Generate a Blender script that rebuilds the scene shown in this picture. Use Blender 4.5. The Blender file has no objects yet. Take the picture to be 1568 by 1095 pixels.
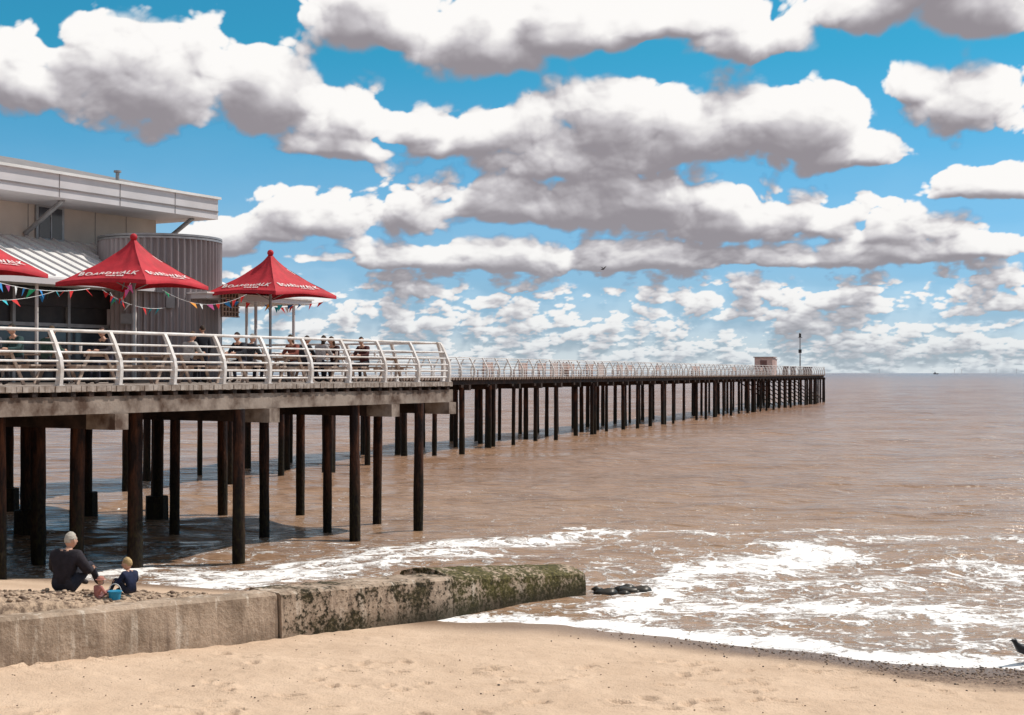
import bpy, math, random
import numpy as np
from mathutils import Vector, Matrix
random.seed(7); rng=np.random.default_rng(7)
scene=bpy.context.scene
EYE=4.65; DECK=4.38

# ---------------------------------------------------------------- helpers
class MB:
    def __init__(s): s.v=[];s.f=[];s.m=[];s.s=[]
    def add(s,vs,fs,mi=0,sm=False):
        o=len(s.v); s.v.extend([tuple(v) for v in vs])
        for f in fs: s.f.append(tuple(i+o for i in f)); s.m.append(mi); s.s.append(sm)
    def box(s,c,sz,mi=0,ax=(1,0,0),ay=(0,1,0),az=(0,0,1)):
        c=Vector(c);ax=Vector(ax)*sz[0]/2;ay=Vector(ay)*sz[1]/2;az=Vector(az)*sz[2]/2
        vs=[c+ax*i+ay*j+az*k for i in(-1,1) for j in(-1,1) for k in(-1,1)]
        s.add(vs,[(0,1,3,2),(4,6,7,5),(0,4,5,1),(2,3,7,6),(0,2,6,4),(1,5,7,3)],mi)
    def tube(s,pts,rad,n=8,mi=0,sm=True,cap=True):
        pts=[Vector(p) for p in pts]
        if not hasattr(rad,'__len__'): rad=[rad]*len(pts)
        vs=[];fs=[];ref=None
        for i,p in enumerate(pts):
            d=(pts[min(i+1,len(pts)-1)]-pts[max(i-1,0)]).normalized()
            if ref is None:
                ref=Vector((1,0,0)) if abs(d.x)<.8 else Vector((0,1,0))
            a=(ref-d*ref.dot(d)).normalized(); b=d.cross(a); ref=a
            for k in range(n):
                t=2*math.pi*k/n; vs.append(p+(a*math.cos(t)+b*math.sin(t))*rad[i])
        for i in range(len(pts)-1):
            for k in range(n):
                fs.append((i*n+k,i*n+(k+1)%n,(i+1)*n+(k+1)%n,(i+1)*n+k))
        s.add(vs,fs,mi,sm)
        if cap:
            s.add(vs[:n],[tuple(reversed(range(n)))],mi); s.add(vs[-n:],[tuple(range(n))],mi)
    def ball(s,c,r,mi=0,nu=12,nv=8,fn=None,M=None):
        vs=[];fs=[]
        if not hasattr(r,'__len__'): r=(r,r,r)
        for j in range(nv+1):
            ph=math.pi*j/nv
            for i in range(nu):
                th=2*math.pi*i/nu
                p=Vector((math.sin(ph)*math.cos(th),math.sin(ph)*math.sin(th),math.cos(ph)))
                if fn: p=fn(p)
                p=Vector((p.x*r[0],p.y*r[1],p.z*r[2]))
                if M is not None: p=M@p
                vs.append(p+Vector(c))
        for j in range(nv):
            for i in range(nu):
                fs.append((j*nu+i,(j+1)*nu+i,(j+1)*nu+(i+1)%nu,j*nu+(i+1)%nu))
        s.add(vs,fs,mi,True)
    def obj(s,name,mats,parent=None,M=None):
        me=bpy.data.meshes.new(name); vs=s.v
        if M is not None: vs=[tuple(M@Vector(v)) for v in vs]
        me.from_pydata(vs,[],s.f)
        for m in mats: me.materials.append(m)
        me.polygons.foreach_set('material_index',s.m); me.polygons.foreach_set('use_smooth',s.s)
        me.update()
        o=bpy.data.objects.new(name,me); scene.collection.objects.link(o)
        if parent: o.parent=parent
        return o
def empty(name):
    o=bpy.data.objects.new(name,None); scene.collection.objects.link(o); return o

def _h(a,b,seed):
    n=(a*374761393+b*668265263+seed*974711)&0x7fffffff
    n=((n^(n>>13))*1274126177)&0x7fffffff
    return ((n^(n>>16))&0xffff)/65535.0
def vnoise(x,y,seed=0):
    xi=np.floor(x).astype(np.int64); yi=np.floor(y).astype(np.int64); xf=x-xi; yf=y-yi
    u=xf*xf*xf*(xf*(xf*6-15)+10); v=yf*yf*yf*(yf*(yf*6-15)+10)
    return (_h(xi,yi,seed)*(1-u)+_h(xi+1,yi,seed)*u)*(1-v)+(_h(xi,yi+1,seed)*(1-u)+_h(xi+1,yi+1,seed)*u)*v
def fbm(x,y,oct=4,seed=0,g=.5):
    t=0;a=.5
    for i in range(oct):
        t=t+a*(vnoise(x,y,seed+i)-.5); x,y=(x*1.62-y*1.22+5.1),(x*1.22+y*1.62+1.7);a*=g
    return t
def worley2(x,y,seed=0):
    xi=np.floor(x).astype(np.int64); yi=np.floor(y).astype(np.int64)
    d=np.full(x.shape,9.)
    for i in(-1,0,1):
        for j in(-1,0,1):
            a=xi+i;b=yi+j
            d=np.minimum(d,(a+_h(a,b,seed)-x)**2+(b+_h(a,b,seed+57)-y)**2)
    return d
def sstep(a,b,x):
    t=np.clip((x-a)/(b-a),0,1); return t*t*(3-2*t)

class NT:
    def __init__(s,tree): s.t=tree; s.n=tree.nodes; s.l=tree.links
    def new(s,ty,**kw):
        n=s.n.new(ty)
        for k,v in kw.items(): setattr(n,k,v)
        return n
    def put(s,sock,val):
        if val is None: return
        if isinstance(val,bpy.types.NodeSocket): s.l.new(val,sock)
        else: sock.default_value=val
    def m(s,op,a,b=None,c=None,clamp=False):
        n=s.new('ShaderNodeMath',operation=op); n.use_clamp=clamp
        s.put(n.inputs[0],a); s.put(n.inputs[1],b); s.put(n.inputs[2],c); return n.outputs[0]
    def vm(s,op,a,b=None):
        n=s.new('ShaderNodeVectorMath',operation=op); s.put(n.inputs[0],a); s.put(n.inputs[1],b)
        return n.outputs['Value'] if op in('LENGTH','DOT_PRODUCT') else n.outputs[0]
    def mix(s,f,a,b,blend='MIX'):
        n=s.new('ShaderNodeMix',data_type='RGBA',blend_type=blend)
        s.put(n.inputs[0],f); s.put(n.inputs[6],c4(a)); s.put(n.inputs[7],c4(b)); return n.outputs[2]
    def mr(s,v,a,b,c=0.,d=1.,smooth=False):
        n=s.new('ShaderNodeMapRange'); n.interpolation_type='SMOOTHSTEP' if smooth else 'LINEAR'
        for i,x in enumerate((v,a,b,c,d)): s.put(n.inputs[i],x)
        return n.outputs[0]
    def noise(s,vec,scale,detail=3,rough=.5,dist=0.,dim='3D'):
        n=s.new('ShaderNodeTexNoise'); n.noise_dimensions=dim; s.put(n.inputs['Vector'],vec)
        n.inputs['Scale'].default_value=scale;n.inputs['Detail'].default_value=detail
        n.inputs['Roughness'].default_value=rough;n.inputs['Distortion'].default_value=dist
        return n
    def mapping(s,vec,scale=(1,1,1),rot=(0,0,0)):
        n=s.new('ShaderNodeMapping'); s.put(n.inputs[0],vec); n.inputs['Scale'].default_value=scale; n.inputs['Rotation'].default_value=rot
        return n.outputs[0]
def c4(c):
    if isinstance(c,(tuple,list)) and len(c)==3: return (*c,1)
    return c
def newmat(name):
    m=bpy.data.materials.new(name); m.use_nodes=True; nt=NT(m.node_tree)
    return m,nt,nt.n['Principled BSDF']
def mat(name,col,rough=.7,col2=None,scale=3.,bump=0.,bscale=None,metal=0.,stretch=(1,1,1),detail=4,lo=.35,hi=.65,spec=.3):
    m,nt,p=newmat(name)
    geo=nt.new('ShaderNodeTexCoord').outputs['Object']
    v=nt.mapping(geo,stretch)
    if col2 is None: col2=tuple(c*.75 for c in col)
    n=nt.noise(v,scale,detail,.6)
    f=nt.mr(n.outputs[0],lo,hi)
    nt.put(p.inputs['Base Color'],nt.mix(f,col,col2))
    p.inputs['Roughness'].default_value=rough; p.inputs['Metallic'].default_value=metal
    p.inputs['Specular IOR Level'].default_value=spec
    if bump:
        n2=nt.noise(v,bscale or scale*4,3,.6)
        b=nt.new('ShaderNodeBump'); b.inputs['Strength'].default_value=bump; b.inputs['Distance'].default_value=.02
        nt.put(b.inputs['Height'],n2.outputs[0]); nt.put(p.inputs['Normal'],b.outputs[0])
    return m

WHITE=mat('white_paint',(.76,.73,.72),.45,(.56,.50,.46),2.5)
TIMB2=mat('pier_timber',(.055,.032,.025),.85,(.015,.010,.009),2,.4,12)
CONC=mat('edge_concrete',(.31,.25,.21),.85,(.085,.05,.035),1.4,.4,14,lo=.40,hi=.62)
PLANK=mat('deck_planks',(.42,.36,.32),.8,(.20,.15,.12),4,.3,20)
METAL=mat('grey_metal',(.35,.35,.36),.45,(.25,.25,.26),3,metal=.4)
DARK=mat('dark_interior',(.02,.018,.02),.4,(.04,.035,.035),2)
RED=mat('red_canvas',(.50,.022,.035),.7,(.36,.014,.024),2.5,.15,30)
LETTER=mat('white_lettering',(.72,.64,.62),.7)
FASCIA=mat('fascia_panel',(.60,.575,.59),.5,(.53,.51,.52),.8)
CREAM=mat('cream_render',(.54,.47,.41),.8,(.45,.39,.34),.7)
ROOFG=mat('grey_roof',(.24,.22,.22),.7)
LOWROOF=mat('white_metal_roof',(.76,.75,.74),.4,(.64,.63,.61),1)
GLASS=mat('window_glass',(.03,.035,.045),.08,(.05,.05,.06),1,spec=.6)
WOOD=mat('table_wood',(.50,.39,.32),.7,(.34,.24,.19),5)
PINKW=mat('bench_wood',(.55,.38,.33),.7,(.38,.26,.22),3)

# ---------------------------------------------------------------- camera
cd=bpy.data.cameras.new('camera'); cam=bpy.data.objects.new('camera',cd); scene.collection.objects.link(cam)
cam.location=(0,0,EYE); cam.rotation_euler=(math.radians(90+.62),0,0)
cd.lens=50; cd.sensor_width=36; cd.clip_end=60000; cd.clip_start=.1
scene.camera=cam
scene.view_settings.view_transform='Standard'; scene.view_settings.look='None'; scene.view_settings.exposure=0

# ---------------------------------------------------------------- sun + sky
S=Vector((.58,.27,.86)).normalized()
sd=bpy.data.lights.new('sun','SUN'); sd.energy=4.6; sd.angle=math.radians(.5); sd.color=(1,.93,.84)
so=bpy.data.objects.new('sun',sd); scene.collection.objects.link(so); so.rotation_euler=S.to_track_quat('Z','Y').to_euler(); so.location=(20,-10,30)
W=bpy.data.worlds.new('World'); scene.world=W; W.use_nodes=True
T=NT(W.node_tree); T.n.clear()
tc=T.new('ShaderNodeTexCoord').outputs['Generated']
sx=T.new('ShaderNodeSeparateXYZ'); T.put(sx.inputs[0],T.vm('NORMALIZE',tc))
sky=T.new('ShaderNodeTexSky',sky_type='NISHITA'); sky.sun_disc=False
sky.sun_elevation=math.asin(S.z); sky.sun_rotation=math.atan2(S.x,S.y); sky.air_density=1.0; sky.dust_density=.4; sky.ozone_density=2.
tint=T.mix(T.mr(sx.outputs[2],.03,.22),(.50,.80,1.28),(.17,.90,1.0))
skyc=T.mix(1.,sky.outputs[0],tint,'MULTIPLY')
cn=T.noise(T.vm('MULTIPLY',tc,(1,1,2.2)),2.6,4,.55).outputs[0]
# loose unseen cloud cover behind, beside and overhead, added to neutralise the bluish ambient
ahead=T.m('MULTIPLY',T.mr(sx.outputs[1],.82,.90),T.mr(sx.outputs[2],.30,.38,1.,0.))
cov=T.m('MULTIPLY',T.mr(cn,.44,.54,0.,.95,True),T.m('SUBTRACT',1.,ahead))
b1=T.new('ShaderNodeBackground'); T.put(b1.inputs[0],skyc); b1.inputs[1].default_value=.10
b2=T.new('ShaderNodeBackground'); T.put(b2.inputs[0],(.72,.70,.68,1)); b2.inputs[1].default_value=1.
ms=T.new('ShaderNodeMixShader'); T.put(ms.inputs[0],cov); T.l.new(b1.outputs[0],ms.inputs[1]); T.l.new(b2.outputs[0],ms.inputs[2])
out=T.new('ShaderNodeOutputWorld'); T.l.new(ms.outputs[0],out.inputs[0])

# ---- cumulus bank ahead: (azimuth, base elevation, half-width, height) in milliradians
CL=[(-252,186,72,62),(-172,186,42,48),(-345,186,44,38),(-112,172,46,34),(-60,166,50,22),(-118,156,44,16),(-40,158,50,22),
(66,164,62,52),(135,160,68,46),(190,156,66,46),(246,148,50,24),(42,142,84,26),
(-66,110,42,42),(-140,104,48,28),(-168,95,34,18),(-10,114,60,30),(40,112,68,34),(104,120,64,30),
(146,105,76,34),(214,100,76,30),(264,93,50,22),
(-100,240,60,42),(-22,220,58,44),(44,230,56,38),(104,240,60,34),(172,230,62,40),(250,238,72,36),(328,238,60,60),(300,262,60,30),
(324,174,50,54),(286,190,24,24),(-254,264,58,10),(334,121,48,15),
(-40,78,120,20),(100,78,100,18),(236,78,100,18),(320,80,60,11),(-196,86,34,18)]
def lay(fn,el):
    c=np.log(np.maximum(el,0)+.02); an=[math.log(.25),math.log(.13),math.log(.065),math.log(.03)]; Ks=[8.5,12.5,20.,34.]; Fl=[1.25,1.5,2.1,3.0]
    out=0;nrm=0
    for i,(a_,K,f) in enumerate(zip(an,Ks,Fl)):
        up=an[i-1] if i>0 else 99; dn=an[i+1] if i<3 else -99
        w=np.where(c>a_,1 if i==0 else np.clip((up-c)/(up-a_),0,1), 1 if i==3 else np.clip((c-dn)/(a_-dn),0,1))
        out=out+w*fn(K,f,i); nrm=nrm+w*w
    return out/np.sqrt(nrm)
def sky_density(az,el):
    w1=lay(lambda K,f,i:fbm(az*K*1.5+7,el*K*f*1.5+3,3,101+i*7),el); w2=lay(lambda K,f,i:fbm(az*K*1.5-4,el*K*f*1.5+9,3,131+i*7),el)
    c=np.maximum(el,0)+.06
    def comb(K,f,i):
        x=az*K+.25*w1; y=el*K*f+.25*w2
        F=fbm(x*1.5+i*13,y*1.5,8,11+i*31,.50)
        B=(.22-worley2(x*2.6,y*2.6,3+i))*.60+(.22-worley2(x*5.3+3,y*5.3,5+i))*.34+(.22-worley2(x*10.9+1,y*10.9+8,9+i))*.15+(.22-worley2(x*22,y*22,19+i))*.06
        return F*1.05+B*.85
    N=lay(comb,el)
    M=np.full(az.shape,-1.2)
    aw=az+.09*c*w1; ew=el+.06*c*w2
    for (a,e,rx,ry) in CL:
        a=math.atan(a/1000.); e/=1000.; rx/=1000.; ry/=1000.
        dy=(ew-e); dy=np.where(dy>0,dy/ry,dy/(ry*.42))
        v=1-np.sqrt(((aw-a)/rx)**2+dy*dy)
        k=.12; hh=np.clip(.5+.5*(v-M)/k,0,1); M=M*(1-hh)+v*hh+k*hh*(1-hh)
    M=np.maximum(M,.16-1.35*sstep(.065,.11,el))
    M=np.maximum(M,-.85)
    return M*.9+N-.02
na,ne=1600,540
AZ,EL=np.meshgrid(np.linspace(-.5,.5,na),np.linspace(-.002,.34,ne))
Dn=sky_density(AZ,EL)
daz=1.0/(na-1); dl=.342/(ne-1)
def samp(A_,ro,co):
    r=np.clip(np.arange(ne)[:,None]+ro,0,ne-1.001)+np.zeros((1,na)); c_=np.clip(np.arange(na)[None,:]+co,0,na-1.001)
    r0=r.astype(int); c0=c_.astype(int); fr_=r-r0; fc=c_-c0
    return (A_[r0,c0]*(1-fc)+A_[r0,c0+1]*fc)*(1-fr_)+(A_[r0+1,c0]*(1-fc)+A_[r0+1,c0+1]*fc)*fr_
cc_=(np.maximum(EL,0)+.06)[:,:1]
pos_=np.clip(Dn,0,.7)
tau=np.zeros_like(Dn)
for j in range(1,15):
    o=.0105*cc_*j
    tau+=samp(pos_,o/dl,.40*o/daz)
Lt=np.exp(-.27*tau)
Hh=np.sqrt(np.clip(Dn,0,1.2))
def gr(k): 
    o=k*cc_; return Hh-samp(Hh,o/dl,.55*o/daz)
g1=gr(.012); g2=gr(.035); g3=gr(.10)
L=.04+.86*Lt+.40*g1+.42*g2+.36*g3
L=sstep(-.02,.90,L)
under=sstep(.0,-.35,g3)
alpha=sstep(.0,.09,Dn)*(1-under)+sstep(-.02,.32,Dn)*under
shd=np.array([.300,.275,.300]); lgt=np.array([.985,.965,.945])
mid=np.array([.58,.555,.58])
Lc=L[...,None]
col=np.where(Lc<.45,shd+(mid-shd)*(Lc/.45),mid+(lgt-mid)*((Lc-.45)/.55))
hz=np.exp(-np.maximum(EL,0)/.035)[...,None]*.60
col=col*(1-hz)+np.array([.50,.61,.68])*hz
alpha=np.maximum(alpha,.95*np.exp(-np.maximum(EL,0)/.030))
thin=.34*sstep(.22,.0,EL)*(1+1.3*fbm(AZ*9,EL*30,5,333))
veil=np.maximum(alpha,thin)
tc_=np.array([.48,.66,.76])
f_=np.clip((veil-alpha)/np.maximum(veil,1e-4),0,1)[...,None]
col=col*(1-f_)+tc_*f_
alpha=veil*sstep(.34,.315,EL)*sstep(.5,.47,np.abs(AZ))
RD=24000.
Xs=RD*np.sin(AZ); Ys=RD*np.cos(AZ); Zs=EYE+RD*np.tan(EL)
m=bpy.data.materials.new('cloud_bank'); m.use_nodes=True; nt=NT(m.node_tree); nt.n.clear()
a=nt.new('ShaderNodeAttribute'); a.attribute_name='cloud_colour'; a2=nt.new('ShaderNodeAttribute'); a2.attribute_name='cloud_alpha'
e=nt.new('ShaderNodeEmission'); nt.put(e.inputs[0],a.outputs['Color'])
tr=nt.new('ShaderNodeBsdfTransparent'); mx=nt.new('ShaderNodeMixShader'); nt.put(mx.inputs[0],a2.outputs['Fac']); nt.l.new(tr.outputs[0],mx.inputs[1]); nt.l.new(e.outputs[0],mx.inputs[2])
o=nt.new('ShaderNodeOutputMaterial'); nt.l.new(mx.outputs[0],o.inputs[0])
try: m.cycles.emission_sampling='NONE'
except Exception as ex: print(ex)
def gridmesh(name,X,Y,Z,m,attrs={}):
    ny,nx=X.shape
    co=np.stack([X,Y,Z],-1).reshape(-1,3).astype(np.float32)
    i=np.arange(ny*nx).reshape(ny,nx)
    f=np.stack([i[:-1,:-1],i[:-1,1:],i[1:,1:],i[1:,:-1]],-1).reshape(-1,4).astype(np.int32)
    me=bpy.data.meshes.new(name); me.vertices.add(len(co)); me.vertices.foreach_set('co',co.ravel())
    me.loops.add(f.size); me.loops.foreach_set('vertex_index',f.ravel())
    me.polygons.add(len(f)); me.polygons.foreach_set('loop_start',np.arange(0,f.size,4,dtype=np.int32))
    me.polygons.foreach_set('use_smooth',np.ones(len(f),dtype=bool))
    me.update(calc_edges=True)
    for k,a in attrs.items():
        at=me.attributes.new(k,'FLOAT','POINT'); at.data.foreach_set('value',a.ravel().astype(np.float32))
    me.materials.append(m); o=bpy.data.objects.new(name,me); scene.collection.objects.link(o); return o
skyo=gridmesh('sky',Xs,Ys,Zs,m,{'cloud_alpha':alpha})
at=skyo.data.attributes.new('cloud_colour','FLOAT_COLOR','POINT')
at.data.foreach_set('color',np.concatenate([col,np.ones(col.shape[:2]+(1,))],-1).ravel().astype(np.float32))

# ---------------------------------------------------------------- terrain
ws=(.6855,.728); wq=(-.728,.6855); W0=(-7.4,20.5)
def sq(x,y):
    rx=x-W0[0]; ry=y-W0[1]
    return rx*ws[0]+ry*ws[1], rx*wq[0]+ry*wq[1]
def shore(x,y):
    d=(x+1.15)*-.417+(y-26.7)*-.909
    return d+.35*np.sin(x*.55+1)+.12*np.sin(x*1.7)
def height(x,y,detail=True):
    s,q=sq(x,y)
    zf=.05*shore(x,y)+.02*fbm(x*.5,y*.5,3,3)
    sb=np.clip(s,-14,40)
    zb=1.25-.1155*sb-.0478*np.maximum(q,0)
    zb=zb+.17*np.exp(-((q-1.3)/.9)**2)*(1-sstep(4.2,5.3,s))
    if detail: zb=zb+(.12*fbm(x*3,y*3,4,9)+.07*fbm(x*11,y*11,2,19))*(1-sstep(5,6,s))*(1-sstep(2,4,q))
    t=sstep(.1,.4,q)*(1-sstep(10.5,12,s))
    z=zf*(1-t)+zb*t
    return np.maximum(z,-1.2)
def axis(lo,hi,step,out_lo,out_hi,gr=1.25):
    mid=list(np.arange(lo,hi+1e-6,step)); a=[];p=lo;d=step
    while p>out_lo: d*=gr; p-=d; a.append(p)
    b=[];p=hi;d=step
    while p<out_hi: d*=gr; p+=d; b.append(p)
    return np.array(a[::-1]+mid+b)
xs=axis(-12,13,.045,-400,400); ys=axis(15,34,.045,-300,60)
X,Y=np.meshgrid(xs,ys); Z=height(X,Y)
near=(1-sstep(12,20,np.abs(X)))*(Y>10)
s_,q_=sq(X,Y)
fr=(q_<0)
dry=sstep(.6,2.5,shore(X,Y))
Z+=fr*near*dry*(.06*fbm(X*1.3,Y*1.3,3,31)+.045*fbm(X*5,Y*5,3,41))
dents=np.zeros_like(X)
for k in range(170):
    if k%4==0: cx0=rng.uniform(-7,9); cy0=rng.uniform(15.8,22.5)
    fx=cx0+rng.normal(0,.45); fy=cy0+rng.normal(0,.35)
    ang=rng.uniform(0,3.14); r1=rng.uniform(.09,.16); r2=r1*.55
    ix=np.searchsorted(xs,[fx-.4,fx+.4]); iy=np.searchsorted(ys,[fy-.4,fy+.4])
    sl=(slice(iy[0],iy[1]),slice(ix[0],ix[1]))
    dx=X[sl]-fx; dy=Y[sl]-fy; a=(dx*math.cos(ang)+dy*math.sin(ang))/r1; b=(-dx*math.sin(ang)+dy*math.cos(ang))/r2
    rr=a*a+b*b
    dp=rng.uniform(.05,.11)
    dents[sl]+=-dp*np.exp(-rr)+dp*.4*np.exp(-((np.sqrt(rr)-1.6)/.5)**2)
Z+=dents*fr*dry
sh=shore(X,Y)
wet=1-sstep(.3,1.7,sh+.6*fbm(X*.8,Y*.8,3,77)); wet=np.where(q_>.2,1-sstep(.05,.35,Z),wet)
shing=sstep(.5,5,X)*sstep(-.5,.1,sh)*(1-sstep(.5,1.7,sh-.16*np.maximum(X-3,0)+.9*fbm(X,Y*2,3,5)))*(q_<0)
bank=((q_>.1)*(1-sstep(5,6.5,s_))*(1-sstep(2,4,q_)))
m,nt,p=newmat('sand')
pos=nt.new('ShaderNodeNewGeometry').outputs['Position']
def attr(nt,n):
    a=nt.new('ShaderNodeAttribute'); a.attribute_name=n; return a.outputs['Fac']
n1=nt.noise(pos,.8,4,.6,dim='2D').outputs[0]; n2=nt.noise(pos,28,3,.7,dim='2D').outputs[0]; n3=nt.noise(pos,9,5,.7).outputs[0]
c=nt.mix(nt.mr(n1,.3,.7),(.62,.455,.33),(.53,.38,.27))
c=nt.mix(nt.mr(n2,.56,.74,0,.45),c,(.28,.19,.125))
c=nt.mix(nt.m('MULTIPLY',attr(nt,'wet'),.85),c,(.22,.14,.095))
sc=nt.mix(nt.mr(n2,.4,.6),(.22,.145,.105),(.06,.04,.032))
c=nt.mix(nt.m('MULTIPLY',attr(nt,'shingle'),nt.mr(n3,.33,.55,.5,1)),c,sc)
bc=nt.mix(nt.mr(n3,.42,.60),(.48,.35,.25),(.16,.11,.08))
c=nt.mix(attr(nt,'bank'),c,bc)
nt.put(p.inputs['Base Color'],c)
nt.put(p.inputs['Roughness'],nt.mr(attr(nt,'wet'),0,1,.95,.35))
p.inputs['Specular IOR Level'].default_value=.2
b=nt.new('ShaderNodeBump'); b.inputs['Strength'].default_value=.8; b.inputs['Distance'].default_value=.04
nt.put(b.inputs['Height'],nt.m('ADD',n3,nt.m('MULTIPLY',n2,.5))); nt.put(p.inputs['Normal'],b.outputs[0])
gridmesh('beach_sand',X,Y,Z,m,{'wet':wet,'shingle':shing,'bank':bank})
def gh(x,y): return float(height(np.array([[x]]),np.array([[y]]),True)[0,0])

# ---------------------------------------------------------------- sea
rows=list(np.arange(19.5,60,.10)); 
while rows[-1]<25000: rows.append(rows[-1]*(1.0035 if rows[-1]<400 else 1.013))
rows=np.array(rows)
u=axis(-.46,.46,.0019,-6,6,1.35)
U,YY=np.meshgrid(u,rows); XX=U*YY
ZZ=np.zeros_like(XX)
for k in range(32):
    lam=.45*1.13**k; amp=.0072*lam**.62; th=math.radians(108)+rng.normal(0,.38)
    ok=(1-sstep(lam*26,lam*80,YY))
    ZZ+=amp*ok*np.sin(2*math.pi/lam*(XX*math.cos(th)+YY*math.sin(th))+rng.uniform(0,6.3)+4*fbm(XX*.5/lam,YY*.5/lam,2,k))
ZZ*=sstep(-.3,7,-shore(XX,YY))*.85+.15
def pl(x,y,pts):
    d=np.full_like(x,1e9)
    for (x0,y0),(x1,y1) in zip(pts[:-1],pts[1:]):
        vx,vy=x1-x0,y1-y0; t=np.clip(((x-x0)*vx+(y-y0)*vy)/(vx*vx+vy*vy),0,1)
        d=np.minimum(d,np.hypot(x-x0-t*vx,y-y0-t*vy))
    return d
wx=XX+2.6*fbm(XX*.45,YY*.45,4,55); wy=YY+2.6*fbm(XX*.45,YY*.45,4,66)
foam=np.zeros_like(XX)
for pts,wd,am in [([(-9.5,32.3),(-5.8,32.8),(-3.9,36.0),(-.6,38.4),(3.1,40.6)],1.3,.84),
                  ([(-6.5,31.5),(-4,33.5),(-1.,36)],1.5,.80),
                  ([(1.6,27.8),(3.2,31.0),(5.6,34.5),(7.6,36.8)],1.3,.90),
                  ([(3.0,29.0),(6.5,31.5),(13,33.0)],1.6,.62),
                  ([(5.5,34.5),(9.5,34.5),(14,33.6)],1.2,.62),
                  ([(8.5,38),(11,39),(15,38)],.9,.60),
                  ([(3,28.5),(8,27.5),(12,27.5)],1.8,.78),
                  ([(2,41.5),(8,40.5),(14,42)],.8,.60)]:
    foam=np.maximum(foam,am*np.exp(-(pl(wx,wy,pts)/wd)**2))
foam=np.maximum(foam,(.98*np.exp(-((-shore(XX,YY)-.3+.5*fbm(XX,YY,3,8))/.9)**2))*sstep(-6,-1,XX))
foam=np.maximum(foam,.46*(1-sstep(34,38,YY))*sstep(-1,2.5,XX))
foam=np.maximum(foam,.30*(1-sstep(37,44,YY)))
foam=np.maximum(foam,.15*(1-sstep(44,60,YY)))
foam+=.38*fbm(XX*.5,YY*.7,4,91)*(YY<60)
ZZ+=.05*np.clip(foam,0,1)*sstep(0,2,-shore(wx,wy))
m,nt,p=newmat('sea_water')
pos=nt.new('ShaderNodeNewGeometry').outputs['Position']
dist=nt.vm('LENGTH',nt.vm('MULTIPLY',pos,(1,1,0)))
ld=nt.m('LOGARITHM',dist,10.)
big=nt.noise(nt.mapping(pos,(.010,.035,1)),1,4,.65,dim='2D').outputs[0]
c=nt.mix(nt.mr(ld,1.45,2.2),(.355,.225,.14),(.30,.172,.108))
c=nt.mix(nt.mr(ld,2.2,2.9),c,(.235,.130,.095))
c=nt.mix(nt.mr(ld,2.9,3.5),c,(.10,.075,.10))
c=nt.mix(nt.mr(big,.42,.68,0,.5),c,nt.mix(1.,c,(.66,.60,.60),'MULTIPLY'))
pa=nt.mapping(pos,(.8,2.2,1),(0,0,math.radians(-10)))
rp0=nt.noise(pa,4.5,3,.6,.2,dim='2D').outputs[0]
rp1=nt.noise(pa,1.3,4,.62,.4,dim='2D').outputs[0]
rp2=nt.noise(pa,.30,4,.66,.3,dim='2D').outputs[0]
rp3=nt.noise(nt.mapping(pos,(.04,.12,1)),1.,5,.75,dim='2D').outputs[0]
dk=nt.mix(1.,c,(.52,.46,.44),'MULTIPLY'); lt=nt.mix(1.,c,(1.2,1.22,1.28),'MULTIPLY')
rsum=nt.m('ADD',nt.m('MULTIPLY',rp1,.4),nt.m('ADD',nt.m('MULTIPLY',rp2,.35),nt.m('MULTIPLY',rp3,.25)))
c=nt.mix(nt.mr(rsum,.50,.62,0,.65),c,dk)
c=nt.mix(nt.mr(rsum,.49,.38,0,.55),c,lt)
wv=nt.noise(pos,1.4,4,.6,dim='2D').outputs['Color']
wp=nt.vm('ADD',pos,nt.vm('MULTIPLY',nt.vm('SUBTRACT',wv,(.5,.5,.5)),(1.3,1.3,0)))
vo=nt.new('ShaderNodeTexVoronoi'); vo.voronoi_dimensions='2D'; vo.feature='DISTANCE_TO_EDGE'; nt.put(vo.inputs['Vector'],nt.mapping(wp,(1,1.2,0))); vo.inputs['Scale'].default_value=1.3
vo2=nt.new('ShaderNodeTexVoronoi'); vo2.voronoi_dimensions='2D'; vo2.feature='DISTANCE_TO_EDGE'; nt.put(vo2.inputs['Vector'],nt.mapping(wp,(1,1.2,0))); vo2.inputs['Scale'].default_value=4.1
lace=nt.m('ADD',nt.mr(vo.outputs[0],0.,.20,.6,0),nt.mr(vo2.outputs[0],0.,.22,.4,0))
fn=nt.noise(wp,2.0,7,.75,dim='2D').outputs[0]
fa=attr(nt,'foam')
fv=nt.m('ADD',nt.m('ADD',nt.m('MULTIPLY',lace,.55),nt.m('MULTIPLY',nt.m('SUBTRACT',fn,.5),1.7)),fa)
fo=nt.mr(fv,.58,1.0,0,1,True)
fcol=nt.mix(fo,c,(.88,.85,.83))
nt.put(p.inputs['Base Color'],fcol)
nt.put(p.inputs['Roughness'],nt.mr(fo,0,1,.16,.9))
p.inputs['IOR'].default_value=1.33
nt.put(p.inputs['Specular IOR Level'],nt.mr(fo,0,1,.36,.1))
b=nt.new('ShaderNodeBump'); b.inputs['Strength'].default_value=1.; b.inputs['Distance'].default_value=1.
hh=nt.m('ADD',nt.m('MULTIPLY',rp0,.028),nt.m('ADD',nt.m('MULTIPLY',rp1,.09),nt.m('ADD',nt.m('MULTIPLY',rp2,.30),nt.m('MULTIPLY',rp3,.9))))
hh=nt.m('ADD',hh,nt.m('MULTIPLY',fo,.03))
nt.put(b.inputs['Height'],hh); nt.put(p.inputs['Normal'],b.outputs[0])
gridmesh('sea',XX,YY,ZZ,m,{'foam':foam})

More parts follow.
